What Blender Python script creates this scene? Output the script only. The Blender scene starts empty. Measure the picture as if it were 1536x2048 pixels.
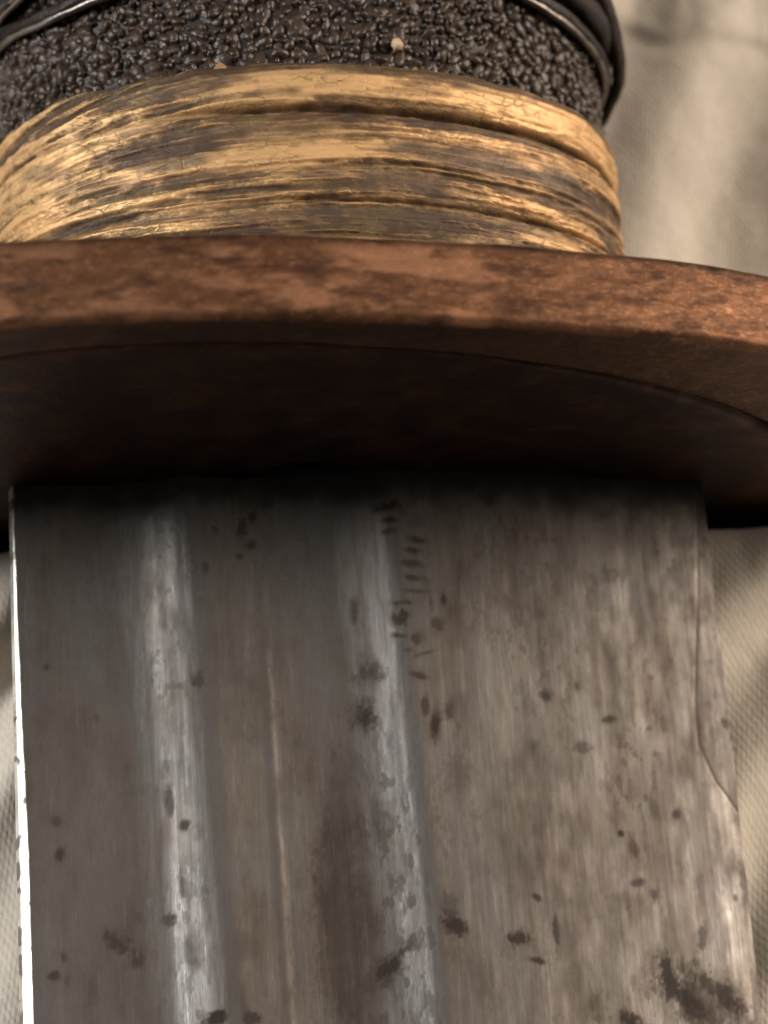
import bpy, math, random
import numpy as np
from mathutils import Vector, Matrix

S = 0.001                      # everything below is laid out in millimetres
scene = bpy.context.scene
col = scene.collection

# ------------------------------------------------------------------ camera
cam_d = bpy.data.cameras.new("camera")
cam = bpy.data.objects.new("camera", cam_d); col.objects.link(cam)
R_ = Vector((0.99, -0.0663, 0.1247)); V_ = Vector((0.1392, 0.309, -0.9408)).normalized()
R_ = (R_ - V_ * R_.dot(V_)).normalized(); U_ = R_.cross(V_)
m = Matrix((R_, U_, -V_)).transposed().to_4x4()
m.translation = Vector((-14.1969, -35.2877, 103.2289)) * S
cam.matrix_world = m
cam_d.sensor_fit = 'HORIZONTAL'; cam_d.sensor_width = 36.0
cam_d.lens = 5050.0 * 36.0 / 1536.0
cam_d.clip_start = 0.005; cam_d.clip_end = 50
cam_d.dof.use_dof = True
cam_d.dof.focus_distance = 0.103
cam_d.dof.aperture_fstop = 72
scene.camera = cam

# ------------------------------------------------------------------ room light
world = bpy.data.worlds.new("World"); scene.world = world
world.use_nodes = True
bg = world.node_tree.nodes["Background"]
bg.inputs[0].default_value = (1.0, 0.86, 0.70, 1); bg.inputs[1].default_value = 0.03

def area(name, loc, size, power, color, target=(0, 0, 0), size_y=None):
    d = bpy.data.lights.new(name, 'AREA'); d.energy = power; d.color = color
    d.shape = 'RECTANGLE' if size_y else 'DISK'; d.size = size
    if size_y: d.size_y = size_y
    o = bpy.data.objects.new(name, d); col.objects.link(o)
    o.location = loc
    o.rotation_euler = (Vector(target) - Vector(loc)).to_track_quat('-Z', 'Y').to_euler()
    return o
area("table_lamp", (-0.95, 0.14, 0.62), 0.24, 14.0, (0.98, 0.97, 0.95))
area("floor_lamp", (1.55, 0.38, 0.76), 0.8, 37.0, (1.0, 0.84, 0.69))
area("ceiling_bounce", (0.45, 0.68, 1.9), 2.2, 7.0, (1.0, 0.90, 0.82), (0.45, 0.68, 0))  # added broad fill standing in for bounce off the unseen ceiling

vs = scene.view_settings
vs.view_transform = 'Standard'; vs.look = 'None'; vs.exposure = 0.0; vs.gamma = 1.0
scene.render.engine = 'CYCLES'
scene.cycles.use_denoising = True

# ------------------------------------------------------------------ numpy noise
def _hash(ix, iy, iz, seed):
    h = (ix.astype(np.int64) * 374761393 + iy.astype(np.int64) * 668265263 + iz.astype(np.int64) * 2147483647 * 3 + seed * 974634777) & 0xFFFFFFFF
    h = ((h ^ (h >> 13)) * 1274126177) & 0xFFFFFFFF
    h = ((h ^ (h >> 16)) * 2246822519) & 0xFFFFFFFF
    return ((h ^ (h >> 15)) & 0xFFFFFF) / float(0xFFFFFF)
def vnoise(x, y, seed=0):
    x = np.asarray(x, float); y = np.asarray(y, float); x, y = np.broadcast_arrays(x, y)
    ix = np.floor(x); iy = np.floor(y); fx = x - ix; fy = y - iy
    fx = fx * fx * fx * (fx * (fx * 6 - 15) + 10); fy = fy * fy * fy * (fy * (fy * 6 - 15) + 10)
    z = np.zeros_like(ix)
    a = _hash(ix, iy, z, seed); b = _hash(ix + 1, iy, z, seed)
    c = _hash(ix, iy + 1, z, seed); d = _hash(ix + 1, iy + 1, z, seed)
    return (a + (b - a) * fx) * (1 - fy) + (c + (d - c) * fx) * fy
def fbm(x, y, seed=0, octs=4, gain=0.5):
    s = 0; amp = 1; tot = 0
    for k in range(octs):
        s = s + amp * vnoise(np.asarray(x) * 2**k + 17.3 * k, np.asarray(y) * 2**k + 9.1 * k, seed + k * 31); tot += amp; amp *= gain
    return s / tot
def sst(a, b, x):
    t = np.clip((x - a) / (b - a), 0, 1); return t * t * (3 - 2 * t)

# ------------------------------------------------------------------ mesh helpers
def link(name, me, mat, parent=None, smooth=True):
    o = bpy.data.objects.new(name, me); col.objects.link(o)
    if mat: me.materials.append(mat)
    if parent: o.parent = parent
    if smooth: me.polygons.foreach_set('use_smooth', np.ones(len(me.polygons), dtype=bool))
    return o
def raw_mesh(name, verts, quads, attrs=None):
    verts = np.asarray(verts, np.float32) * S; quads = np.asarray(quads, np.int32)
    me = bpy.data.meshes.new(name)
    me.vertices.add(len(verts)); me.vertices.foreach_set('co', verts.ravel())
    k = quads.shape[1]
    me.loops.add(quads.size); me.loops.foreach_set('vertex_index', quads.ravel())
    me.polygons.add(len(quads))
    me.polygons.foreach_set('loop_start', np.arange(0, quads.size, k, dtype=np.int32))
    me.update(calc_edges=True); me.validate()
    for n, v in (attrs or {}).items():
        a = me.attributes.new(n, 'FLOAT', 'POINT'); a.data.foreach_set('value', np.asarray(v, np.float32).ravel())
    return me
def grid_quads(nu, nv, wrap_u=False, flip=False):
    i = np.arange(nu if wrap_u else nu - 1); j = np.arange(nv - 1)
    I, J = np.meshgrid(i, j, indexing='ij'); I2 = (I + 1) % nu
    q = np.stack([I * nv + J, I2 * nv + J, I2 * nv + J + 1, I * nv + J + 1], -1).reshape(-1, 4)
    return q[:, ::-1] if flip else q
def subdivide(nodes):                 # [(a,b,n), ...] -> sorted samples
    return np.unique(np.round(np.concatenate([np.linspace(a, b, n) for a, b, n in nodes]), 5))

# ------------------------------------------------------------------ materials
class NT:
    def __init__(s, name):
        s.m = bpy.data.materials.new(name); s.m.use_nodes = True
        s.t = s.m.node_tree; s.b = s.t.nodes["Principled BSDF"]
        tc = s.t.nodes.new('ShaderNodeTexCoord'); s.co = tc.outputs['Object']
    def n(s, typ, **kw):
        x = s.t.nodes.new(typ)
        for k, v in kw.items(): setattr(x, k, v)
        return x
    def l(s, a, b): s.t.links.new(a, b)
    def mm(s, sx=1, sy=1, sz=1, rot=(0, 0, 0)):
        x = s.n('ShaderNodeMapping'); x.inputs['Scale'].default_value = (1000 * sx, 1000 * sy, 1000 * sz); x.inputs['Rotation'].default_value = rot
        s.l(s.co, x.inputs[0]); return x.outputs[0]
    def noise(s, vec, scale=1, detail=4, rough=0.55, dist=0):
        x = s.n('ShaderNodeTexNoise'); s.l(vec, x.inputs['Vector'])
        x.inputs['Scale'].default_value = scale; x.inputs['Detail'].default_value = detail
        x.inputs['Roughness'].default_value = rough; x.inputs['Distortion'].default_value = dist
        return x.outputs['Fac']
    def ramp(s, f, pts):
        x = s.n('ShaderNodeValToRGB'); s.l(f, x.inputs[0]); e = x.color_ramp.elements
        while len(e) < len(pts): e.new(0.5)
        for q, (p, c) in zip(e, pts):
            q.position = p; q.color = (c, c, c, 1) if isinstance(c, (int, float)) else (*c, 1)
        return x.outputs[0]
    def attr(s, name):
        return s.n('ShaderNodeAttribute', attribute_name=name).outputs['Fac']
    def mix(s, f, a, b, mode='MIX'):
        x = s.n('ShaderNodeMix', data_type='RGBA', blend_type=mode)
        if isinstance(f, (int, float)): x.inputs[0].default_value = f
        else: s.l(f, x.inputs[0])
        for v, k in ((a, 6), (b, 7)):
            if isinstance(v, tuple): x.inputs[k].default_value = (*v, 1)
            else: s.l(v, x.inputs[k])
        return x.outputs[2]
    def math(s, op, a, b=0.0, clamp=False):
        x = s.n('ShaderNodeMath', operation=op, use_clamp=clamp)
        for v, k in ((a, 0), (b, 1)):
            if isinstance(v, (int, float)): x.inputs[k].default_value = v
            else: s.l(v, x.inputs[k])
        return x.outputs[0]
    def bump(s, h, strength, dist_mm, prev=None):
        x = s.n('ShaderNodeBump'); x.inputs['Strength'].default_value = strength
        x.inputs['Distance'].default_value = dist_mm * S; s.l(h, x.inputs['Height'])
        if prev: s.l(prev, x.inputs['Normal'])
        return x.outputs[0]
    def set(s, **kw):
        for k, v in kw.items():
            i = s.b.inputs[k.replace('_', ' ')]
            if isinstance(v, (int, float)): i.default_value = v
            elif isinstance(v, tuple): i.default_value = (*v, 1) if len(v) == 3 else v
            else: s.l(v, i)
        return s.m

def mat_blade():
    t = NT("aged_steel")
    pat_sheen, stain_shade, edge = t.attr('patina_sheen'), t.attr('stain_shade'), t.attr('bright')
    streak = t.noise(t.mm(2.6, 0.28, 1), 1.0, 6, 0.62, 0.3)
    blot = t.noise(t.mm(0.35, 0.22, 0.3), 1.0, 5, 0.6, 0.4)
    fine = t.noise(t.mm(7, 2.2, 5), 1.0, 3, 0.6)
    f = t.math('ADD', t.math('MULTIPLY', streak, 0.32), t.math('MULTIPLY', blot, 0.68))
    f = t.math('ADD', f, t.math('MULTIPLY', t.math('SUBTRACT', pat_sheen, 0.5), 0.8))
    c = t.ramp(f, [(0.18, (0.200, 0.191, 0.183)), (0.5, (0.158, 0.144, 0.132)), (0.78, (0.118, 0.102, 0.090)), (1.0, (0.070, 0.057, 0.047))])
    c = t.mix(t.math('MULTIPLY', t.ramp(fine, [(0.4, 0.0), (0.75, 1.0)]), 0.25), c, (0.10, 0.08, 0.065))
    warm = t.ramp(t.noise(t.mm(0.9, 0.25, 0.5), 1.0, 3), [(0.5, 0.0), (0.75, 1.0)])
    c = t.mix(t.math('MULTIPLY', warm, 0.18), c, (0.19, 0.135, 0.10))
    scr = t.ramp(t.noise(t.mm(16, 0.35, 4), 1.0, 3, 0.6), [(0.60, 0.0), (0.70, 1.0)])
    c = t.mix(t.math('MULTIPLY', scr, 0.18), c, (0.36, 0.345, 0.325))
    c = t.mix(stain_shade, c, (0.032, 0.022, 0.017))
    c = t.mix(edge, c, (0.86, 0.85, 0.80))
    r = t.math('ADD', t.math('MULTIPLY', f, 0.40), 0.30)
    r = t.math('ADD', r, t.math('MULTIPLY', stain_shade, 0.3), True)
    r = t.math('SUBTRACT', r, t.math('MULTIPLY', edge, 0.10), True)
    met = t.math('SUBTRACT', 0.96, t.math('MULTIPLY', stain_shade, 0.7), True)
    b = t.bump(t.noise(t.mm(6, 0.25, 2), 1.0, 5, 0.65), 0.30, 0.02)
    b = t.bump(t.noise(t.mm(2.6, 1.0, 2), 1.0, 5, 0.65), 0.15, 0.04, b)
    return t.set(Base_Color=c, Roughness=r, Metallic=met, Normal=b)

def mat_ferrule():
    t = NT("worn_gilt_brass")
    w, d = t.attr('gilt'), t.attr('dark')
    n1 = t.noise(t.mm(1.3, 3.2, 1.3), 1.0, 5, 0.65)
    n2 = t.noise(t.mm(0.5, 1.0, 0.5), 1.0, 4, 0.6)
    w2 = t.math('ADD', w, t.math('MULTIPLY', t.math('SUBTRACT', n1, 0.5), 0.38), True)
    c = t.ramp(w2, [(0.10, (0.070, 0.042, 0.024)), (0.34, (0.165, 0.096, 0.048)), (0.56, (0.33, 0.195, 0.092)), (0.92, (0.68, 0.415, 0.19))])
    ol = t.ramp(n2, [(0.45, 0.0), (0.7, 1.0)])
    c = t.mix(t.math('MULTIPLY', ol, 0.35), c, (0.25, 0.19, 0.075))
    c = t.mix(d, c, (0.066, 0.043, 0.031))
    vo = t.n('ShaderNodeTexVoronoi', feature='DISTANCE_TO_EDGE'); vo.inputs['Scale'].default_value = 1.0
    wv = t.n('ShaderNodeVectorMath', operation='ADD'); t.l(t.mm(0.9, 2.0, 0.9), wv.inputs[0])
    wn = t.n('ShaderNodeTexNoise'); t.l(t.mm(1.5, 1.5, 1.5), wn.inputs['Vector']); wn.inputs['Scale'].default_value = 1.0
    t.l(wn.outputs['Color'], wv.inputs[1]); t.l(wv.outputs[0], vo.inputs['Vector'])
    crack = t.math('MULTIPLY', t.ramp(vo.outputs['Distance'], [(0.0, 1.0), (0.07, 0.0)]), t.ramp(n2, [(0.42, 0.0), (0.58, 0.55)]))
    c = t.mix(crack, c, (0.12, 0.07, 0.034))
    r = t.math('ADD', 0.66, t.math('MULTIPLY', w2, -0.16))
    b = t.bump(t.noise(t.mm(2.0, 7, 2.0), 1.0, 5, 0.65), 0.5, 0.06)
    b = t.bump(t.math('SUBTRACT', 1.0, crack), 0.6, 0.05, b)
    b = t.bump(t.noise(t.mm(8, 10, 8), 1.0, 3, 0.6), 0.3, 0.02, b)
    return t.set(Base_Color=c, Roughness=r, Metallic=t.math('SUBTRACT', 0.42, t.math('MULTIPLY', d, 0.30)), Normal=b)

def mat_guard():
    t = NT("patinated_copper")
    n1 = t.noise(t.mm(0.6, 1.6, 0.8), 1.0, 6, 0.66, 0.3)
    n2 = t.noise(t.mm(2.2, 3.6, 2.2), 1.0, 4, 0.6)
    f = t.math('ADD', t.math('MULTIPLY', n1, 0.62), t.math('MULTIPLY', n2, 0.38))
    c = t.ramp(f, [(0.32, (0.052, 0.023, 0.011)), (0.48, (0.115, 0.050, 0.023)), (0.60, (0.17, 0.076, 0.035)), (0.78, (0.29, 0.138, 0.066))])
    c = t.mix(t.math('MULTIPLY', t.attr('wear'), 0.55), c, (0.44, 0.215, 0.118))
    sp = t.noise(t.mm(5, 7, 5), 1.0, 4, 0.7)
    c = t.mix(t.math('MULTIPLY', t.ramp(sp, [(0.56, 0.0), (0.70, 1.0)]), 0.5), c, (0.035, 0.017, 0.009))
    c = t.mix(t.math('MULTIPLY', t.ramp(t.noise(t.mm(3, 9, 3), 1.0, 3, 0.65), [(0.56, 0.0), (0.68, 1.0)]), 0.45), c, (0.42, 0.225, 0.115))
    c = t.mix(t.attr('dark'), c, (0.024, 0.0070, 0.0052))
    r = t.math('ADD', 0.66, t.math('MULTIPLY', f, -0.2))
    b = t.bump(n2, 0.5, 0.06)
    b = t.bump(t.noise(t.mm(6, 9, 6), 1.0, 4, 0.6), 0.35, 0.025, b)
    return t.set(Base_Color=c, Roughness=r, Metallic=0.72, Normal=b)

def mat_simple(name, c1, c2, rough, metal=0.0, sc=1.5, bump=0.04, spec=0.5):
    t = NT(name)
    n = t.noise(t.mm(sc, sc, sc), 1.0, 5, 0.6)
    c = t.ramp(n, [(0.3, c1), (0.7, c2)])
    b = t.bump(t.noise(t.mm(sc * 3, sc * 3, sc * 3), 1.0, 4, 0.6), 0.5, bump)
    return t.set(Base_Color=c, Roughness=rough, Metallic=metal, Normal=b, Specular_IOR_Level=spec)

def mat_cloth():
    t = NT("khaki_twill")
    # twill: two crossing thread directions, ~0.22 mm pitch, broken up by noise
    def wave(rot, pitch, dist):
        x = t.n('ShaderNodeTexWave', wave_type='BANDS', bands_direction='X')
        t.l(t.mm(1, 1, 1, (0, 0, rot)), x.inputs['Vector'])
        x.inputs['Scale'].default_value = 0.314 / pitch; x.inputs['Distortion'].default_value = dist
        x.inputs['Detail'].default_value = 2; x.inputs['Detail Scale'].default_value = 1.5
        return x.outputs['Fac']
    w1, w2 = wave(math.radians(-32), 0.30, 2.4), wave(math.radians(8), 0.22, 1.0)
    n = t.noise(t.mm(0.25, 0.18, 0.2), 1.0, 5, 0.6)
    n2 = t.noise(t.mm(3, 3, 3), 1.0, 4, 0.65)
    c = t.ramp(n, [(0.3, (0.58, 0.52, 0.435)), (0.7, (0.68, 0.62, 0.53))])
    c = t.mix(t.math('MULTIPLY', t.ramp(n2, [(0.4, 0.0), (0.7, 1.0)]), 0.3), c, (0.38, 0.325, 0.25))
    c = t.mix(t.math('MULTIPLY', w1, 0.08), c, (0.62, 0.56, 0.47))
    b = t.bump(w1, 0.18, 0.06)
    b = t.bump(w2, 0.22, 0.04, b)
    b = t.bump(n2, 0.4, 0.10, b)
    return t.set(Base_Color=c, Roughness=0.72, Normal=b, Specular_IOR_Level=0.45, Sheen_Weight=0.15)

M_blade, M_ferrule, M_guard, M_cloth = mat_blade(), mat_ferrule(), mat_guard(), mat_cloth()
M_skin = mat_simple("dark_rayskin", (0.015, 0.0095, 0.0065), (0.066, 0.041, 0.027), 0.32, 0.0, 1.6, 0.12, 0.5)
M_skinbase = mat_simple("rayskin_ground", (0.012, 0.008, 0.006), (0.030, 0.020, 0.014), 0.5, 0.0, 2, 0.05)
M_wrap = mat_simple("black_brown_leather", (0.008, 0.006, 0.005), (0.024, 0.016, 0.014), 0.42, 0.0, 1.3, 0.12, 0.2)
M_wire = mat_simple("tarnished_wire", (0.10, 0.085, 0.075), (0.26, 0.235, 0.21), 0.36, 0.85, 1.5, 0.05)
M_crumb = mat_simple("tan_crumb", (0.42, 0.28, 0.16), (0.62, 0.45, 0.28), 0.7, 0.0, 4, 0.05)

# ------------------------------------------------------------------ the cloth under the sword
def ellipse_z(x, cx, a, b, phi):
    """lower and upper z of an ellipse (a, b) turned by phi (right side down), at x"""
    c, s = math.cos(phi), math.sin(phi)
    A = s * s / a**2 + c * c / b**2; X = np.asarray(x) - cx
    B = 2 * X * s * c * (1 / a**2 - 1 / b**2) * -1; C = X * X * (c * c / a**2 + s * s / b**2) - 1
    D = B * B - 4 * A * C
    ok = D > 0; q = np.sqrt(np.where(ok, D, 0))
    return ok, (-B - q) / (2 * A), (-B + q) / (2 * A)

G_T = 3.35                                     # guard thickness
OUT = dict(cx=-1.5, a=34.0, b=18.4, phi=math.radians(8))
INN = dict(cx=-1.5, a=24.0, b=15.4, phi=math.radians(18))
HX, HZ, HROLL = -1.2, -1.0, math.radians(4)    # hilt axis

def cloth_height(X, Y):
    z = -7.2 + 2.4 * (fbm(X * 0.03, Y * 0.03, 3, 2) - 0.5) * 2
    z = z + 1.2 * sst(-12, -40, Y) * 1.0
    # hilt side lies lower
    z = z - 4.6 * sst(0.5, 9, Y)
    # soft diagonal creases on the blade side
    q = (X * 0.80 - Y * 0.60)
    cre = np.sin(q * 1.15 + 2.2 * fbm(X * 0.10, Y * 0.10, 8, 2)) * fbm(X * 0.12, Y * 0.12, 12, 2)
    z = z + 1.1 * cre * sst(2, -3, Y)
    q2 = (X * 0.88 - Y * 0.36)
    z = z + 0.42 * np.sin(q2 * 0.75 + 3.0 * fbm(X * 0.07, Y * 0.07, 18, 2)) * sst(4, 9, Y)
    z = z + 0.22 * (fbm(X * 0.5, Y * 0.35, 21, 3) - 0.5)
    # a turned hem crossing the upper right
    line = 27.9 + 0.10 * (X - 17) * 0 + 0.3 * (fbm(X * 0.30, X * 0, 5, 3) - 0.5) * 2 - 0.9 * sst(19.5, 17, X) * -1.0
    d = Y - line
    hem = sst(-0.5, 0.4, d)
    puck = 0.35 * (fbm(X * 0.55, Y * 0.22, 27, 3) - 0.45) * sst(-0.2, 1.0, d) * sst(7, 2, d)
    z = z + 0.26 * hem + puck * 1.5 - 0.05 * np.exp(-((d + 0.5) / 0.5) ** 2)
    # the sword presses into the cloth
    def press(z, bottom, w):
        return np.minimum(z, bottom + w)
    dist_blade = np.maximum(np.abs(X - 0.6) - 16.0, 0)
    z = np.where(Y < 1, press(z, -5.6, 0.45 * np.maximum(dist_blade, 0) ** 1.2), z)
    ok, lo, hi = ellipse_z(X, HX, 15.6, 11.8, HROLL)
    bot = np.where(ok, lo + HZ - 0.15, 99.0)
    side = np.maximum(np.abs(X - HX) - 15.6, 0)
    z = np.where(Y > 2, np.minimum(z, np.where(ok, bot, 99)), z)
    # furrow taken by the guard
    ok, lo, hi = ellipse_z(X, OUT['cx'], OUT['a'] + 0.7, OUT['b'] + 0.7, OUT['phi'])
    dy = np.maximum(np.maximum(-0.25 - Y, Y - (G_T + 0.45)), 0)
    bot = np.where(ok, lo, 0.0) + 30.0 * dy
    z = np.where(ok, np.minimum(z, bot), z)
    return z

gx = subdivide([(-600, -60, 46), (-60, -24, 60), (-24, 34, 232), (34, 60, 45), (60, 600, 46)])
gy = subdivide([(-700, -60, 46), (-60, -27, 70), (-27, -2, 100), (-2, 6, 81), (6, 36, 121), (36, 60, 40), (60, 500, 40)])
X, Y = np.meshgrid(gx, gy, indexing='ij')
Z = cloth_height(X, Y)
cloth = link('cloth', raw_mesh('cloth', np.stack([X, Y, Z], -1).reshape(-1, 3), grid_quads(len(gx), len(gy))), M_cloth)
cloth['label'] = 'creased khaki beige cotton cloth lying under the sword'
cloth['category'] = 'cloth'

# ------------------------------------------------------------------ the sword
sword = bpy.data.objects.new('sword', None); col.objects.link(sword)
sword['label'] = 'old sword with gilt collar, copper guard and stained grey steel blade, lying on cloth'
sword['category'] = 'sword'

# ---- blade
MARKS = [(1.19,-1.25,0.46,0.21,0.14,0.9),(1.21,-1.91,0.3,0.14,0.0,0.9),(1.18,-2.41,0.28,0.12,0.0,0.7),(2.31,-1.99,0.43,0.32,0.0,0.4),(2.36,-2.83,0.39,0.14,-0.21,0.8),(2.08,-3.3,0.32,0.14,-0.14,0.8),(2.02,-3.89,0.52,0.16,-0.14,0.8),(2.06,-4.54,0.47,0.14,-0.17,0.8),(2.02,-5.13,0.58,0.09,-0.07,0.7),(1.57,-5.63,0.39,0.11,0.0,0.8),(1.5,-6.27,0.3,0.36,0.0,1.0),(1.14,-6.24,0.11,0.27,0.0,0.7),(2.91,-6.67,0.21,0.32,0.35,0.6),(2.72,-5.69,0.09,0.23,0.0,0.6),(3.28,-5.5,0.11,0.21,0.0,0.7),(1.36,-7.11,0.32,0.11,-0.26,0.8),(1.98,-7.24,0.21,0.27,0.0,0.7),(1.59,-7.76,0.28,0.11,-0.17,0.7),(2.23,-7.92,0.47,0.09,0.26,0.5),(1.86,-8.85,0.43,0.14,-0.26,0.7),(-0.01,-8.55,0.6,0.38,0.17,0.5),(-0.37,-10.48,0.42,0.45,0.0,0.95),(2.15,-10.22,0.17,0.45,-0.14,0.7),(2.5,-11.1,0.19,0.61,-0.14,1.0),(3.17,-10.43,0.19,0.41,-0.1,0.65),(-4.62,-1.42,0.15,0.28,-0.26,0.8),(-5.16,-1.93,0.22,0.41,-0.44,0.75),(-4.72,-2.73,0.22,0.23,0.0,0.85),(-5.33,-3.23,0.17,0.18,0.0,0.7),(-6.3,-2.01,0.17,0.23,0.0,0.6),(-6.81,-3.79,0.17,0.28,-0.26,0.7),(-5.8,-2.7,0.52,0.55,0.0,0.35),(-7.28,-8.63,0.25,0.32,0.0,0.6),(3.35,-13.12,0.59,0.89,0.0,0.35),(3.74,-13.03,0.17,0.49,0.0,0.3),(7.36,-9.75,0.3,0.18,-0.44,0.7),(10.11,-10.77,0.34,0.14,0.14,0.7),(8.82,-9.29,0.11,0.23,0.0,0.5),(8.79,-12.03,0.34,0.22,0.0,0.55),(10.17,-15.75,0.1,0.11,0.0,0.8),(10.64,-16.41,0.21,0.49,0.26,0.5),(10.72,-17.84,0.29,0.15,0.26,0.6),(11.38,-18.35,0.21,0.22,0.0,0.5),(2.72,-19.52,0.45,0.29,-0.52,0.95),(2.58,-18.58,0.31,0.48,0.0,0.4),(5.29,-20.16,0.41,0.24,0.17,1.0),(6.06,-21.06,0.37,0.11,-0.26,0.95),(6.24,-18.44,0.19,0.11,-0.7,0.7),(6.94,-19.93,0.12,0.66,0.0,0.7),(5.57,-20.59,0.93,0.87,0.0,0.22),(11.61,-21.7,0.27,0.7,0.26,0.8),(12.35,-22.77,0.92,0.39,-0.61,0.75),(13.77,-22.43,1.13,0.33,-0.66,0.7),(12.88,-22.8,1.84,1.09,-0.44,0.3),(9.82,-23.67,0.45,0.28,-0.79,1.0),(13.37,-20.23,0.21,0.55,-0.26,0.5),(-13.28,-15.7,0.19,0.29,-0.35,0.8),(-13.44,-14.35,0.23,0.18,0.0,0.5),(-13.67,-20.67,0.2,0.22,0.0,0.8),(-13.23,-19.93,0.14,0.22,0.0,0.6),(-13.11,-20.9,0.16,0.31,0.0,0.45),(-8.7,-13.71,0.17,0.56,0.0,0.5),(-8.13,-14.78,0.19,0.22,0.0,0.6),(-8.33,-17.26,0.12,0.55,0.0,0.45),(-8.9,-18.67,0.29,0.26,0.0,0.6),(-10.96,-19.49,0.66,0.24,-0.61,0.65),(-10.38,-20.23,0.25,0.22,0.0,0.6),(0.0,-21.03,0.74,0.28,0.66,1.0),(-13.63,-7.76,0.13,0.14,0.0,0.6),(-11.57,-9.99,0.13,0.16,0.0,0.5),(-2.56,-4.59,0.26,0.46,0.0,0.4),(-0.48,-5.77,0.17,0.57,0.0,0.5),(10.39,-4.28,0.78,0.41,0.44,0.3),(10.08,-5.3,0.47,0.59,0.0,0.3),(-7.25,-22.79,0.45,0.26,0.35,0.9),(-5.74,-22.87,0.29,0.22,0.0,0.7),(15.5,-10.84,0.15,0.2,0.0,0.45),(11.7,-14.53,0.13,0.56,0.0,0.35),(12.75,-14.9,0.17,0.2,0.0,0.5),(7.61,-13.07,1.26,0.67,0.35,0.16),(3.7,-21.73,0.61,1.31,0.35,0.2),(15.07,-18.52,0.12,0.15,0.0,0.5),(-1.26,-14.85,0.63,2.0,0.0,0.28),(-1.95,-19.2,0.82,2.41,0.0,0.35),(-2.22,-16.91,0.52,1.77,0.0,0.25)]
PX = np.array([-15.05, -14.93, -14.47, -14.4, -14.2, -10.8, -9.8, -8.8, -7.95, -7.5, -7.15, -6.2, -4.4, -2.6, -1.6, -0.4, 0.5, 1.0, 1.35, 1.9, 14.4, 16.05])
PZ = np.array([-1.30, -0.72, -0.425, -0.395, -0.38, -0.55, -0.42, -0.11, 0.16, 0.25, 0.26, 0.14, -0.10, -0.22, -0.20, 0.04, 0.34, 0.50, 0.55, 0.50, -1.75, -2.20])
def pchip(xs, ys, x):
    h = np.diff(xs); d = np.diff(ys) / h; mm_ = np.zeros_like(ys)
    w1 = 2 * h[1:] + h[:-1]; w2 = h[1:] + 2 * h[:-1]
    same = d[1:] * d[:-1] > 0
    mm_[1:-1] = np.where(same, (w1 + w2) / (w1 / np.where(same, d[:-1], 1) + w2 / np.where(same, d[1:], 1)), 0)
    mm_[0], mm_[-1] = d[0], d[-1]
    i = np.clip(np.searchsorted(xs, x) - 1, 0, len(xs) - 2); t = (x - xs[i]) / h[i]
    return ((1 + 2 * t) * (1 - t)**2) * ys[i] + t * (1 - t)**2 * h[i] * mm_[i] + t * t * (3 - 2 * t) * ys[i + 1] + t * t * (t - 1) * h[i] * mm_[i + 1]
def bevel_line(y):                                   # the grinding line beside the edge
    return np.interp(-y, [0, 0.5, 5.2, 9.8, 11.8, 13.4, 14.5, 15.2], [15.72, 15.67, 15.16, 14.52, 14.46, 15.07, 15.84, 16.3])
bx_ = np.concatenate([np.linspace(-15.05, -14.2, 26)[:-1], np.linspace(-14.2, 15.9, 590)[:-1], np.linspace(15.9, 16.05, 5)])
by_ = np.concatenate([np.linspace(0.9, -27, 540), np.linspace(-27.6, -60, 55), np.linspace(-64, -300, 60)])
BX, BY = np.meshgrid(bx_, by_, indexing='ij')
# the grooves run very slightly askew to the spine
BXd = BX - 0.85 * np.clip(-BY / 22.0, 0, 1.6) * sst(-13.5, -10.0, BX) * sst(13.0, 3.0, BX)
Zb = pchip(PX, PZ, BXd)
# narrow spine flat, widening away from the guard
sw_ = 0.10 + 0.33 * sst(0, -22, BY) + 0.05 * (fbm(BY * 0.9, BY * 0, 88, 3) - 0.5)
zf = -0.38 - 0.62 * sw_ + 0.62 * (BX + 14.93)
Zb = np.where(BX < -14.2, np.minimum(-0.38, np.where(BX < -14.93, zf - 4.0 * (-14.93 - BX), zf)), Zb)
# hammering and polishing unevenness
Zb = Zb + 0.06 * (fbm(BX * 0.30, BY * 0.10, 41, 3) - 0.5) + 0.05 * (fbm(BX * 0.9, BY * 0.30, 45, 3) - 0.5) * 0.55 + 0.016 * (fbm(BX * 2.2, BY * 0.22, 43, 3) - 0.5)
# a faint scraper line in the groove
Zb = Zb + 0.035 * np.exp(-((BX + 4.5 + 0.012 * BY) / 0.22) ** 2) * sst(-2, -6, BY)
patina_sheen = 0.5 + 0.5 * (fbm(BX * 1.3, BY * 0.12, 51, 4) - 0.5) + 0.8 * (fbm(BX * 0.35, BY * 0.25, 52, 5) - 0.5) + 0.45 * (fbm(BX * 1.8, BY * 1.0, 54, 4) - 0.5)
band = sst(-4.2, -3.2, BXd) * sst(-0.1, -1.4, BXd) * sst(-8, -17, BY)
patina_sheen = patina_sheen + 0.30 * band
ridge = sst(-0.9, 0.3, BXd) * sst(1.75, 1.35, BXd)
patina_sheen = patina_sheen - 0.22 * ridge - 0.22 * sst(-10.2, -8.4, BXd) * sst(-6.9, -7.3, BXd)  # ridge and groove highlights painted in by thinning the patina
stain_shade = np.zeros_like(BX)
wob = 0.7 * (fbm(BX * 3.2, BY * 2.6, 61, 3) - 0.5) + 0.75 * (fbm(BX * 8.0, BY * 6.0, 63, 3) - 0.5)
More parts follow.
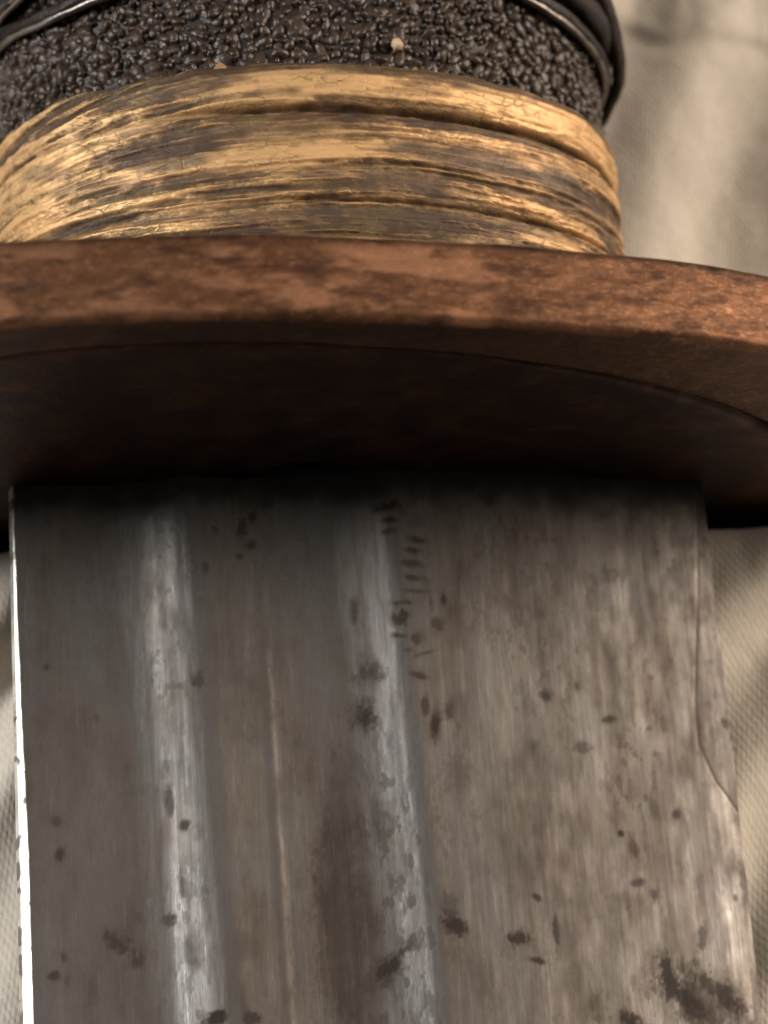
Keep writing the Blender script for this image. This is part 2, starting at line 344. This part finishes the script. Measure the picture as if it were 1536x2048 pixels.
for (mx, my, ra, rb, an, s) in MARKS:
    mx = mx + 0.025 * max(mx - 1.3, 0); s = s * (0.78 if mx > 4 else 1.0)
    c, sn = math.cos(an), math.sin(an)
    i0, i1 = np.searchsorted(bx_, [mx - 2.2 * max(ra, rb), mx + 2.2 * max(ra, rb)])
    jj = np.where(np.abs(by_ - my) < 2.2 * max(ra, rb))[0]
    if len(jj) == 0: continue
    sl = np.s_[i0:i1, jj[0]:jj[-1] + 1]
    dx, dy = BX[sl] - mx, BY[sl] - my
    r = np.hypot((dx * c + dy * sn) / ra, (-dx * sn + dy * c) / rb) + (0.8 if min(ra, rb) < 0.2 else 1.5) * wob[sl]
    patina_sheen[sl] = patina_sheen[sl] + 0.5 * s * sst(2.2, 0.6, r)
    k = min(1.0, 1.1 * s) * sst(1.5, 0.45, r)
    stain_shade[sl] = np.maximum(stain_shade[sl], k)
Zb = Zb - 0.012 * stain_shade
# pitted skin along the ridge and loose specks elsewhere
pit = sst(0.49, 0.66, fbm(BX * 2.8, BY * 1.2, 71, 5, 0.62)) * sst(-4.2, -2.0, BXd) * sst(1.9, 1.1, BXd) * sst(-7, -14, BY)
pit = np.maximum(pit * 0.75, 0.22 * sst(0.72, 0.86, fbm(BX * 1.3, BY * 0.8, 73, 4)))
pit = np.maximum(pit, 0.5 * sst(0.60, 0.74, fbm(BX * 2.2, BY * 1.6, 75, 4)) * sst(-11.5, -9.5, BX) * sst(-7.2, -8.0, BX) * sst(-14, -18, BY))
Zb = Zb - 0.007 * pit
spk = sst(0.60, 0.70, fbm(BX * 3.6, BY * 2.6, 77, 4)) * sst(0.46, 0.66, fbm(BX * 0.28, BY * 0.22, 78, 3))
Zb = Zb - 0.004 * spk
mot = 0.30 * sst(0.52, 0.74, fbm(BX * 1.5, BY * 0.45, 76, 5, 0.6)) + 0.25 * sst(0.55, 0.72, fbm(BX * 0.8, BY * 0.7, 74, 5, 0.62))
mot = mot * (1 - 0.45 * sst(1.5, 4, BX))
stain_shade = np.maximum(np.maximum(np.maximum(stain_shade, pit * 0.7), spk * 0.28), mot)
stain_shade = np.maximum(stain_shade, 0.85 * sst(-2.0, 0.0, BY + 1.6 * (fbm(BX * 1.2, BY * 1.2, 79, 3) - 0.5)))  # joint dirt, drawn out to paint in the guard's shade
# grinding line, then a flatter facet out to the edge
bl = bevel_line(BY); dl = BX - bl
near = (BY > -15.2)
Zb = Zb - np.where(near, 0.014 * np.exp(-(dl / 0.06) ** 2), 0)
Zb = Zb + np.where(near & (dl > 0), 0.07 * dl, 0)
stain_shade = np.maximum(stain_shade, np.where(near, 0.45 * np.exp(-(dl / 0.05) ** 2) * sst(-3.5, -7, BY), 0))
# edge nicks and a lamp glint painted on the polished spine flat
nick = sst(0.70, 0.90, vnoise(BY * 0.6, BY * 0, 81)) * 0.06 + 0.03 * fbm(BY * 2.0, BY * 0, 82, 3)
for ny, nd, nw in ((-10.6, 0.12, 0.30), (-11.5, 0.05, 0.2), (-6.8, 0.05, 0.4)):
    nick = nick + nd * np.exp(-((BY - ny) / nw) ** 2)
bright = sst(-14.93 + 0.03, -14.93 - 0.05, BX - sw_ + 0.05 * (fbm(BY * 1.2, BX * 0, 85, 3) - 0.5)) * (1 - 0.8 * sst(0.64, 0.74, fbm(BY * 1.8, BX * 2, 86, 3)))
bright = bright * (0.35 + 0.65 * sst(-0.2, -6, BY + 1.5 * fbm(BY * 3, BX * 3, 87, 2)))
taper = sst(-255, -300, BY)                            # towards the point
Xo = np.where(BX > 15.0, BX - nick * sst(15.0, 16.05, BX), BX)
mid = -3.0
Xo = -14.9 + (Xo + 14.9) * (1 - taper * 0.97) + 0
Zt = mid + (Zb - mid) * (1 - taper * 0.9)
Zl = mid + (-(pchip(PX, PZ, BX) - mid) ) * (1 - taper * 0.9)     # plain lower face
Zl = np.where(BX > 15.5, np.minimum(Zl, Zt - 0.02), Zl)
nu, nv = len(bx_), len(by_)
top = np.stack([Xo, BY, Zt], -1).reshape(-1, 3)
# lower face on a coarser set of columns, stitched by side strips
ci = np.unique(np.concatenate([np.arange(0, nu, 12), [nu - 1]])); cj = np.unique(np.concatenate([np.arange(0, nv, 6), [nv - 1]]))
blade = link('blade', raw_mesh('blade', top, grid_quads(nu, nv, flip=True), dict(patina_sheen=np.clip(patina_sheen, 0, 1), stain_shade=stain_shade, bright=np.clip(bright, 0, 1))), M_blade, sword)
low = np.stack([Xo, BY, Zl], -1)
lowv = low[np.ix_(ci, cj)].reshape(-1, 3)
sideL = np.stack([top.reshape(nu, nv, 3)[0], low[0]], 0); sideR = np.stack([top.reshape(nu, nv, 3)[-1], low[-1]], 0)
und = np.concatenate([lowv, sideL.reshape(-1, 3), sideR.reshape(-1, 3)])
q = [grid_quads(len(ci), len(cj)), grid_quads(2, nv, flip=False) + len(lowv), grid_quads(2, nv, flip=True) + len(lowv) + 2 * nv]
z_ = np.zeros(len(und))
link('blade_underside', raw_mesh('blade_underside', und, np.concatenate(q), dict(patina_sheen=z_ + 0.5, stain_shade=z_, bright=z_)), M_blade, blade)

# ---- guard
def ell_pt(E, th, k=0.0):
    c, s = np.cos(th), np.sin(th); cp, sp = math.cos(E['phi']), math.sin(E['phi'])
    x, z = (E['a'] + k) * c, (E['b'] + k) * s
    return E['cx'] + x * cp + z * sp, -x * sp + z * cp
tg = np.concatenate([np.linspace(0, math.pi, 640)[:-1], np.linspace(math.pi, 2 * math.pi, 160)[:-1]])
prof = []   # (y, k inward offset from outer, blend towards inner ellipse, recess)
fr = 0.38
rows = []
for t in np.linspace(0, 1, 6): rows.append(('in', 0.02 + 0.5 * t, G_T))                 # back face (blend centre->out)
NR = 46
def ring(y, k): return ('out', k, y)
loops = [('c', 0.30, G_T), ('c', 0.7, G_T)]
for a in np.linspace(0, 90, 7): loops.append(('o', -fr + fr * math.sin(math.radians(a)), G_T - fr + fr * math.cos(math.radians(a))))
for y in np.linspace(G_T - fr, fr, NR)[1:-1]: loops.append(('o', 0.0, y))
for a in np.linspace(0, 90, 8): loops.append(('o', -fr + fr * math.cos(math.radians(a)), fr - fr * math.sin(math.radians(a))))
for b in np.linspace(0.0, 1.0, 16)[1:]: loops.append(('b', b, 0.0))
for k, y in ((-0.03, 0.10), (-0.05, 0.6), (-0.07, 1.1), (-0.75, 1.15), (-0.95, 0.8), (-1.1, 0.42), (-1.25, 0.34)): loops.append(('i', k, y))
for b in np.linspace(1, 0.12, 40)[1:]: loops.append(('p', b, 0.32))
GV, wear, darkg = [], [], []
ox, oz = ell_pt(OUT, tg); ixx, izz = ell_pt(INN, tg)
for kind, k, y in loops:
    yy = np.full_like(tg, y)
    if kind == 'c': x, z = OUT['cx'] + (ox - OUT['cx']) * k, oz * k
    elif kind == 'o': x, z = ell_pt(OUT, tg, k)
    elif kind == 'b':
        x0, z0 = ell_pt(OUT, tg, -fr); x, z = x0 + (ixx - x0) * k, z0 + (izz - z0) * k
    elif kind == 'i': x, z = ell_pt(INN, tg, k)
    else: 
        x0, z0 = ell_pt(INN, tg, -1.25); x, z = INN['cx'] + (x0 - INN['cx']) * k, z0 * k
    rel = 0.09 * (fbm(x * 0.8, yy * 2.6 + z * 0.3, 97, 4) - 0.5) + 0.10 * (fbm(x * 0.35, yy * 0.9 + z * 0.3, 91, 4) - 0.5) + 0.16 * (fbm(x * 0.10, yy * 0.2, 92, 2) - 0.5)
    if kind == 'o': z = z + rel * np.sign(z); yy = yy + 0.18 * (fbm(x * 0.18, z * 0.05, 95, 3) - 0.5)
    elif kind != 'c': yy = yy + 0.8 * rel
    GV.append(np.stack([x, yy, z], -1))
    w = np.zeros_like(x); dk = np.zeros_like(x)
    if kind == 'o':
        w = sst(0.46, 0.66, fbm(x * 0.45, yy * 1.4, 93, 4)) * (0.35 + 0.65 * np.exp(-((x + 1.0) / 6.0) ** 2) + 0.3 * np.exp(-((x + 14) / 7.0) ** 2))
        w = np.maximum(w, 0.6 * np.exp(-((yy - 0.25) / 0.18) ** 2) * sst(0.40, 0.62, fbm(x * 0.5, yy * 0, 94, 3)))
        w = w * sst(G_T + 0.05, G_T - 0.9, yy) * (0.15 + 0.85 * sst(8, 2, x))
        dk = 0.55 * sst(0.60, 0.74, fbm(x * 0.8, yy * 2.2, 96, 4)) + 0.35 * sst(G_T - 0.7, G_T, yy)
    if kind == 'b': dk = 0.45 * sst(12, 2, x) + 0.45 * fbm(x * 0.4, z * 0.8, 99, 4)  # ring face darker at left and centre: shade put into the colour
    if kind in 'ip': dk = np.clip(0.90 + 0.9 * (fbm(x * 0.7, z * 0.9, 98, 5) - 0.5), 0, 1) * (0.4 + 0.6 * sst(20, 17, x))  # shade of the recessed plate painted in as a dark colour
    wear.append(w); darkg.append(dk)
GV = np.stack(GV, 1)
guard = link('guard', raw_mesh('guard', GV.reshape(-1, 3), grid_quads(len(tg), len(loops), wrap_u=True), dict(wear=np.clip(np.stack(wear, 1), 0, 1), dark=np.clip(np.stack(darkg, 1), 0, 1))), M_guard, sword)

# ---- hilt frame
def hilt(th, rx, rz, y):
    c, s = math.cos(HROLL), math.sin(HROLL)
    x, z = rx * np.cos(th), rz * np.sin(th)
    return np.stack(np.broadcast_arrays(HX + x * c + z * s, y, HZ - x * s + z * c), -1)

# ---- ferrule
tf = np.concatenate([np.linspace(-0.15, math.pi + 0.15, 860)[:-1], np.linspace(math.pi + 0.15, 2 * math.pi - 0.15, 120)[:-1]])
yf = np.concatenate([np.linspace(3.2, 15.75, 250)])
TF, YF = np.meshgrid(tf, yf, indexing='ij')
AR = TF * 12.6
def groove(y, y0, w): return np.exp(-np.abs((y - y0) / w) ** 2.0)
wig = 0.22 * (fbm(AR * 0.12, YF * 0, 103, 3) - 0.5)
yw = YF + wig
prof_r = np.interp(yw, [3.0, 6.5, 9.2, 9.4, 9.9, 11.5, 13.2, 13.6, 14.1, 14.9, 15.5, 15.8], [0.35, 0.18, 0.04, -0.15, 0.10, 0.16, 0.06, -0.22, 0.14, 0.22, 0.12, -0.20])
Lw = sst(1.80, 2.25, TF)
prof_l = np.interp(yw, [3.0, 6.5, 9.4, 13.6, 15.2, 15.6, 15.8], [0.35, 0.15, 0.05, 0.10, 0.08, -0.05, -0.25])
prof_r = prof_r * (1 - Lw) + prof_l * Lw
grA, grB = groove(yw, 13.58, 0.12), groove(yw, 9.42, 0.10)
fadeA = sst(2.30, 1.75, TF) * 0.9 + 0.10; fadeB = 0.55 + 0.45 * sst(1.3, 0.7, TF)
# layered, drawn-out metal skin: long stripes round the collar that fan out at the left
sw = sst(1.9, 3.0, TF) * (YF - 9.5) * 0.35 + 0.5 * (fbm(AR * 0.16, YF * 0.25, 133, 2) - 0.5)
st1 = fbm(AR * 0.055, (YF + sw) * 1.05, 131, 5, 0.58)
st2 = fbm(AR * 0.16, (YF + sw) * 2.6, 135, 4, 0.6)
fine = fbm(AR * 1.5, YF * 3.0, 107, 5, 0.62)
st3 = fbm(AR * 0.22, (YF + sw) * 5.5, 137, 4, 0.6)
stripe = 0.58 * st1 + 0.42 * st2
bands = sst(0.43, 0.56, stripe + 0.12 * (fine - 0.5))
inlip = sst(13.5, 13.9, yw) * (1 - Lw)
rel = (0.15 * (bands - 0.5) + 0.18 * (st2 - 0.5) + 0.16 * (st3 - 0.5) + 0.07 * (fine - 0.5)) * (1 - 0.5 * inlip)
dr = prof_r - 0.46 * grA * fadeA - 0.30 * grB * fadeB + rel
gilt = 0.38 + 0.26 * bands + 0.8 * (st2 - 0.5) + 0.9 * (st3 - 0.5) + 0.75 * (fine - 0.5) + 0.3 * (fbm(AR * 0.10, YF * 0.4, 113, 2) - 0.5)
gilt = gilt + 0.30 * inlip * sst(15.6, 15.0, yw) - 0.25 * sst(15.1, 15.7, yw)
gilt = gilt + 0.22 * Lw * (bands - 0.4)
low_d = sst(9.6, 8.6, YF) * sst(2.3, 1.7, TF)
gilt = gilt - 0.18 * low_d
def patch(th, y, dth, dy, tilt=0.0):
    a = (TF - math.radians(th)) * 12.6; b = YF - y
    c, s = math.cos(tilt), math.sin(tilt)
    return sst(1.25, 0.70, np.hypot((a * c + b * s) / dth, (-a * s + b * c) / dy) + 0.9 * (fbm(AR * 0.5, YF * 1.6, 117, 3) - 0.5))
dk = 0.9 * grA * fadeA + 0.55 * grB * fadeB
dk = np.maximum(dk, (0.12 + 0.50 * Lw) * sst(0.43, 0.38, stripe) * (1 - 0.7 * inlip))
for p, k in (((67, 11.6, 3.2, 0.62), .75), ((43, 11.2, 3.0, 0.8, 0.15), .7), ((30, 10.4, 2.2, 0.7), .5), ((124, 11.95, 2.6, 0.75, 0.1), .7), ((137, 11.0, 2.5, 0.45, .2), .45),
             ((86, 10.35, 3.6, 0.35), .55), ((80, 8.7, 6.0, 0.28), .55), ((70, 13.1, 4.0, 0.28), .55), ((118, 12.9, 3.0, 0.22, .1), .45), ((95, 15.2, 3.0, 0.2), .3), ((66, 15.2, 1.6, 0.25), .4),
             ((60, 7.6, 6.0, 0.9), .3), ((150, 12.6, 2.0, .35, .3), .4)):
    dk = np.maximum(dk, k * patch(*p))
for p, k in (((101, 11.8, 3.2, 0.8), .45), ((108, 11.1, 2.6, 0.35), .4), ((50, 14.6, 5.0, 0.75), .45), ((98, 14.8, 3.5, 0.5), .45), ((58, 9.9, 2.6, 0.4), .45), ((40, 9.7, 1.8, 0.4), .5), ((46, 8.6, 3, 0.5), .4),
             ((160, 9.8, 3.2, 1.6), .5), ((72, 12.6, 3.2, .3), .3), ((120, 9.0, 5, .5), .2)):
    gilt = gilt + k * patch(*p)
ragged = 0.20 * (fbm(AR * 0.9, YF * 0, 121, 4) - 0.5) * sst(15.0, 15.75, YF)
FV = hilt(TF, 14.15 + dr, 9.85 + dr, YF + ragged)
# turn the upper rim inwards and the foot outwards
lip = [hilt(tf, 13.6, 9.3, 15.72 + 0 * tf), hilt(tf, 12.8, 8.5, 15.5 + 0 * tf)]
FV = np.concatenate([FV, np.stack(lip, 1)], 1)
ext = lambda a, v: np.concatenate([a, np.full((len(tf), 2), v)], 1)
ferrule = link('ferrule', raw_mesh('ferrule', FV.reshape(-1, 3), grid_quads(len(tf), FV.shape[1], wrap_u=True, flip=False), dict(gilt=np.clip(ext(gilt, 0.2), 0, 1), dark=np.clip(ext(dk, 0.5), 0, 1))), M_ferrule, sword)

# ---- grip core, rayskin and winding
tc_ = np.linspace(0, 2 * math.pi, 161)[:-1]
yc = np.concatenate([np.linspace(15.0, 30, 16), np.linspace(34, 128, 20)])
TC, YC = np.meshgrid(tc_, yc, indexing='ij')
CVv = hilt(TC, 13.7, 9.05, YC)
grip = link('grip', raw_mesh('grip', CVv.reshape(-1, 3), grid_quads(len(tc_), len(yc), wrap_u=True)), M_skinbase, sword)

rng = np.random.default_rng(7)
ns_, nr_ = 9, 3
vv, qq, base = [], [], 0
row = 0; yv = 15.75
while yv < 40:
    n = 186; off = (row % 2) * 0.5
    for k in range(n):
        th = (k + off + rng.uniform(-.36, .36)) / n * 2 * math.pi
        if yv > 24 and not (-0.3 < th < math.pi + 0.3): continue
        y = yv + rng.uniform(-.13, .13)
        sc = rng.uniform(0.11, 0.36) * (1.4 if rng.random() < 0.12 else 1)
        el = rng.uniform(0.7, 1.45); rot = rng.uniform(0, math.pi); hgt = rng.uniform(0.08, 0.32)
        p = hilt(np.array([th]), 13.7, 9.05, y)[0]
        nx = np.array([math.cos(th) / 13.45, math.sin(th) / 9.05]); nx /= np.hypot(*nx)
        c, s = math.cos(HROLL), math.sin(HROLL)
        N = np.array([nx[0] * c + nx[1] * s, 0, -nx[0] * s + nx[1] * c]); T = np.array([N[2], 0, -N[0]]); B = np.array([0, 1.0, 0])
        tl = rng.normal(0, .2, 2)
        a = np.arange(ns_) / ns_ * 2 * math.pi
        wob_ = 1 + rng.uniform(-.22, .22, ns_)
        for rr, hh in ((1.0, -0.12), (0.86, 0.55), (0.50, 0.93)):
            ex = sc * rr * el * np.cos(a) * wob_; ey = sc * rr / el * np.sin(a) * wob_
            u = ex * math.cos(rot) - ey * math.sin(rot); w = ex * math.sin(rot) + ey * math.cos(rot)
            h = hgt * hh + (tl[0] * u + tl[1] * w) * (hh > 0)
            vv.append(p + u[:, None] * T + w[:, None] * B + h[:, None] * N)
        vv.append((p + N * hgt)[None])
        for r_ in range(2):
            for i in range(ns_):
                j = (i + 1) % ns_; qq.append((base + r_ * ns_ + i, base + r_ * ns_ + j, base + (r_ + 1) * ns_ + j, base + (r_ + 1) * ns_ + i))
        for i in range(ns_):
            qq.append((base + 2 * ns_ + i, base + 2 * ns_ + (i + 1) % ns_, base + 3 * ns_, base + 3 * ns_))
        base += 3 * ns_ + 1
    yv += 0.34; row += 1
vv = np.concatenate(vv) * S
me = bpy.data.meshes.new('rayskin_nodules')
me.from_pydata(vv.tolist(), [], [q if q[2] != q[3] else q[:3] for q in qq]); me.update()
nod = link('rayskin_nodules', me, M_skin, grip); nod['kind'] = 'stuff'

def cord(name, path, width, thick, parent, seed, tilt=0.0, twist=0.0, nsec=14, mat=None):
    """flat leather cord laid round the grip; path = [(theta deg, y, lift)]"""
    P = np.array(path, float); n = 140
    t = np.linspace(0, len(P) - 1, n)
    th = np.radians(np.interp(t, range(len(P)), P[:, 0])); y = np.interp(t, range(len(P)), P[:, 1]); li = np.interp(t, range(len(P)), P[:, 2])
    ker = np.ones(9) / 9
    sm = lambda a: np.convolve(np.pad(a, 4, mode='reflect', reflect_type='odd'), ker, 'valid')
    th, y, li = sm(th), sm(y), sm(li)
    w = width * (1 + 0.35 * (fbm(t * 2.2, t * 0, seed, 3) - 0.5)); y = y + 0.16 * (fbm(t * 1.8, t * 0, seed + 5, 2) - 0.5)
    V = []
    for k in range(nsec):
        a = 2 * math.pi * k / nsec
        ca, sa = math.cos(a), math.sin(a)
        u = np.sign(ca) * abs(ca) ** 0.8; v = np.sign(sa) * abs(sa) ** 0.7
        tw_ = tilt + twist * (fbm(t * 1.3, t * 0, seed + 9, 2) - 0.5)
        crease = 0.10 * (fbm(t * 7, np.full_like(t, k * 0.9), seed + 13, 3) - 0.5)
        du = (u * w / 2) ; dv = (v * thick / 2) * (1 + 0.3 * (fbm(t * 3, t * 0 + k, seed + 3, 2) - 0.5)) + crease
        yy = y + du * np.cos(tw_) - dv * np.sin(tw_); rr = li + thick / 2 + du * np.sin(tw_) + dv * np.cos(tw_)
        V.append(hilt(th, 13.7 + rr, 9.3 + rr, yy))
    V = np.stack(V, 1)
    q = grid_quads(n, nsec + 1); q = np.where(q % (nsec + 1) == nsec, q - nsec, q); q = (q // (nsec + 1)) * nsec + (q % (nsec + 1))
    return link(name, raw_mesh(name, V.reshape(-1, 3), q), mat or M_wrap, parent)
wind = [
    ([(200, 21.6, .1), (173, 20.9, .1), (150, 20.0, .15), (133, 20.3, .15), (105, 21.0, .15), (80, 21.2, .15), (52, 20.7, .15), (34, 20.2, .2), (18, 19.7, .25), (-5, 19.4, .2), (-30, 19.5, .1)], 0.60, 0.62, 0.25),
    ([(200, 21.0, .3), (165, 21.2, .5), (151, 21.9, .55), (130, 23.4, .5), (100, 25.5, .4), (60, 27.5, .3), (20, 28.5, .3), (-20, 29, .3)], 0.55, 0.50, -0.2),
    ([(200, 22.6, .2), (172, 22.2, .2), (154, 22.0, .2), (120, 22.4, .2), (90, 22.6, .2), (60, 22.2, .3), (40, 21.6, .45), (25, 21.2, .5), (5, 20.9, .45), (-25, 20.8, .2)], 1.15, 0.70, 0.3),
    ([(200, 23.6, .1), (160, 23.4, .15), (120, 23.6, .1), (80, 24.0, .1), (45, 23.6, .25), (25, 22.8, .4), (5, 22.3, .4), (-25, 22.0, .2)], 1.3, 0.65, -0.2),
    ([(60, 26.0, .5), (45, 24.6, .7), (30, 22.9, .85), (17, 21.2, .95), (6, 19.9, 1.0), (-12, 18.8, .6)], 1.0, 0.6, 0.35),
]
for i, (p, w, th_, tl) in enumerate(wind): cord('winding_cord', p, w, th_, grip, 200 + 20 * i, tl, 0.5)
for i in range(40):                                   # the winding goes on up the grip
    y0 = 25.2 + i * 2.45; s_ = 1.2 if i % 2 else -1.2
    cord('winding_cord', [(-10 + 60 * k, y0 + s_ * math.cos(k * math.pi / 3) , .1 + .15 * (i % 2)) for k in range(7)], 2.3, 0.6, grip, 400 + i, 0.05, 0.2, 10)
for i, (p, d_) in enumerate([
    ([(190, 20.9, .25), (173, 20.45, .25), (165, 20.1, .3), (149, 19.65, .35), (133, 19.9, .3), (105, 20.8, .3), (80, 21.0, .3), (52, 20.4, .3), (34, 19.9, .35), (15, 19.4, .4), (-10, 19.1, .3)], 0.34),
    ([(190, 21.9, .7), (172, 21.6, .7), (154, 21.4, .7), (130, 21.9, .6), (90, 22.4, .5), (50, 22.0, .5), (29, 21.6, .8), (5, 21.0, .8), (-15, 20.7, .5)], 0.30),
    ([(178, 20.2, .8), (165, 20.6, .95), (151, 21.15, .95), (135, 22.2, .8), (110, 24.0, .6), (80, 26.0, .5)], 0.24)]):
    cord('winding_wire', p, d_, d_, grip, 600 + 20 * i, 0.0, 0.0, 10, M_wire)
# end cap of the grip
tp = np.linspace(0, 2 * math.pi, 97)[:-1]
pl = [(1.0, 122), (1.08, 123), (1.10, 126), (1.08, 130), (0.95, 132.5), (0.6, 133.6), (0.05, 134)]
PV = np.stack([hilt(tp, 14.0 * k, 9.8 * k, y + 0 * tp) for k, y in pl], 1)
link('pommel', raw_mesh('pommel', PV.reshape(-1, 3), grid_quads(len(tp), len(pl), wrap_u=True), dict(gilt=np.full(len(tp) * len(pl), .45), dark=np.full(len(tp) * len(pl), .1))), M_ferrule, sword)

# flakes torn up from the ferrule's upper rim
def flake(th, y, w, h, seed, mat=M_ferrule):
    r = random.Random(seed); t = math.radians(th)
    pts = [(-w / 2, 0, 0), (w / 2, 0, 0), (w * r.uniform(.25, .5), h * .6, .12), (w * r.uniform(-.3, .1), h, .2), (-w * .45, h * .5, .1)]
    V = []
    for lift in (0.0, 0.07):
        for a, b, l in pts: V.append(hilt(np.array([t - a / 12.6]), 13.85 + l + lift, 9.6 + l + lift, y + b)[0])
    me = bpy.data.meshes.new('flake')
    me.from_pydata((np.array(V) * S).tolist(), [], [(0, 1, 2, 3, 4), (9, 8, 7, 6, 5)] + [(i, (i + 1) % 5, 5 + (i + 1) % 5, 5 + i)[::-1] for i in range(5)])
    for n, v in (('gilt', .62), ('dark', 0.0)):
        a = me.attributes.new(n, 'FLOAT', 'POINT'); a.data.foreach_set('value', [v] * 10)
    return link('flake', me, mat, ferrule, False)
for i, (th, y, w, h) in enumerate([(112, 15.4, .55, .55), (77.5, 15.4, .5, .34)]):
    flake(th, y, w, h, i)

# a crumb caught in the rayskin
import bmesh
bm = bmesh.new(); bmesh.ops.create_icosphere(bm, subdivisions=2, radius=1)
rr = random.Random(5)
pc = hilt(np.array([math.radians(80.2)]), 13.95, 9.55, 16.9)[0]
for v in bm.verts:
    k = 0.25 * (1 + rr.uniform(-.16, .16)); v.co = Vector((v.co.x * k * 1.0 + pc[0], v.co.y * k * 1.1 + pc[1], v.co.z * k * 0.9 + pc[2])) * S
me = bpy.data.meshes.new('crumb'); bm.to_mesh(me); bm.free()
cr = link('crumb', me, M_crumb)
cr['label'] = 'tiny pale tan crumb caught in the dark rayskin above the gilt collar'
cr['category'] = 'crumb'
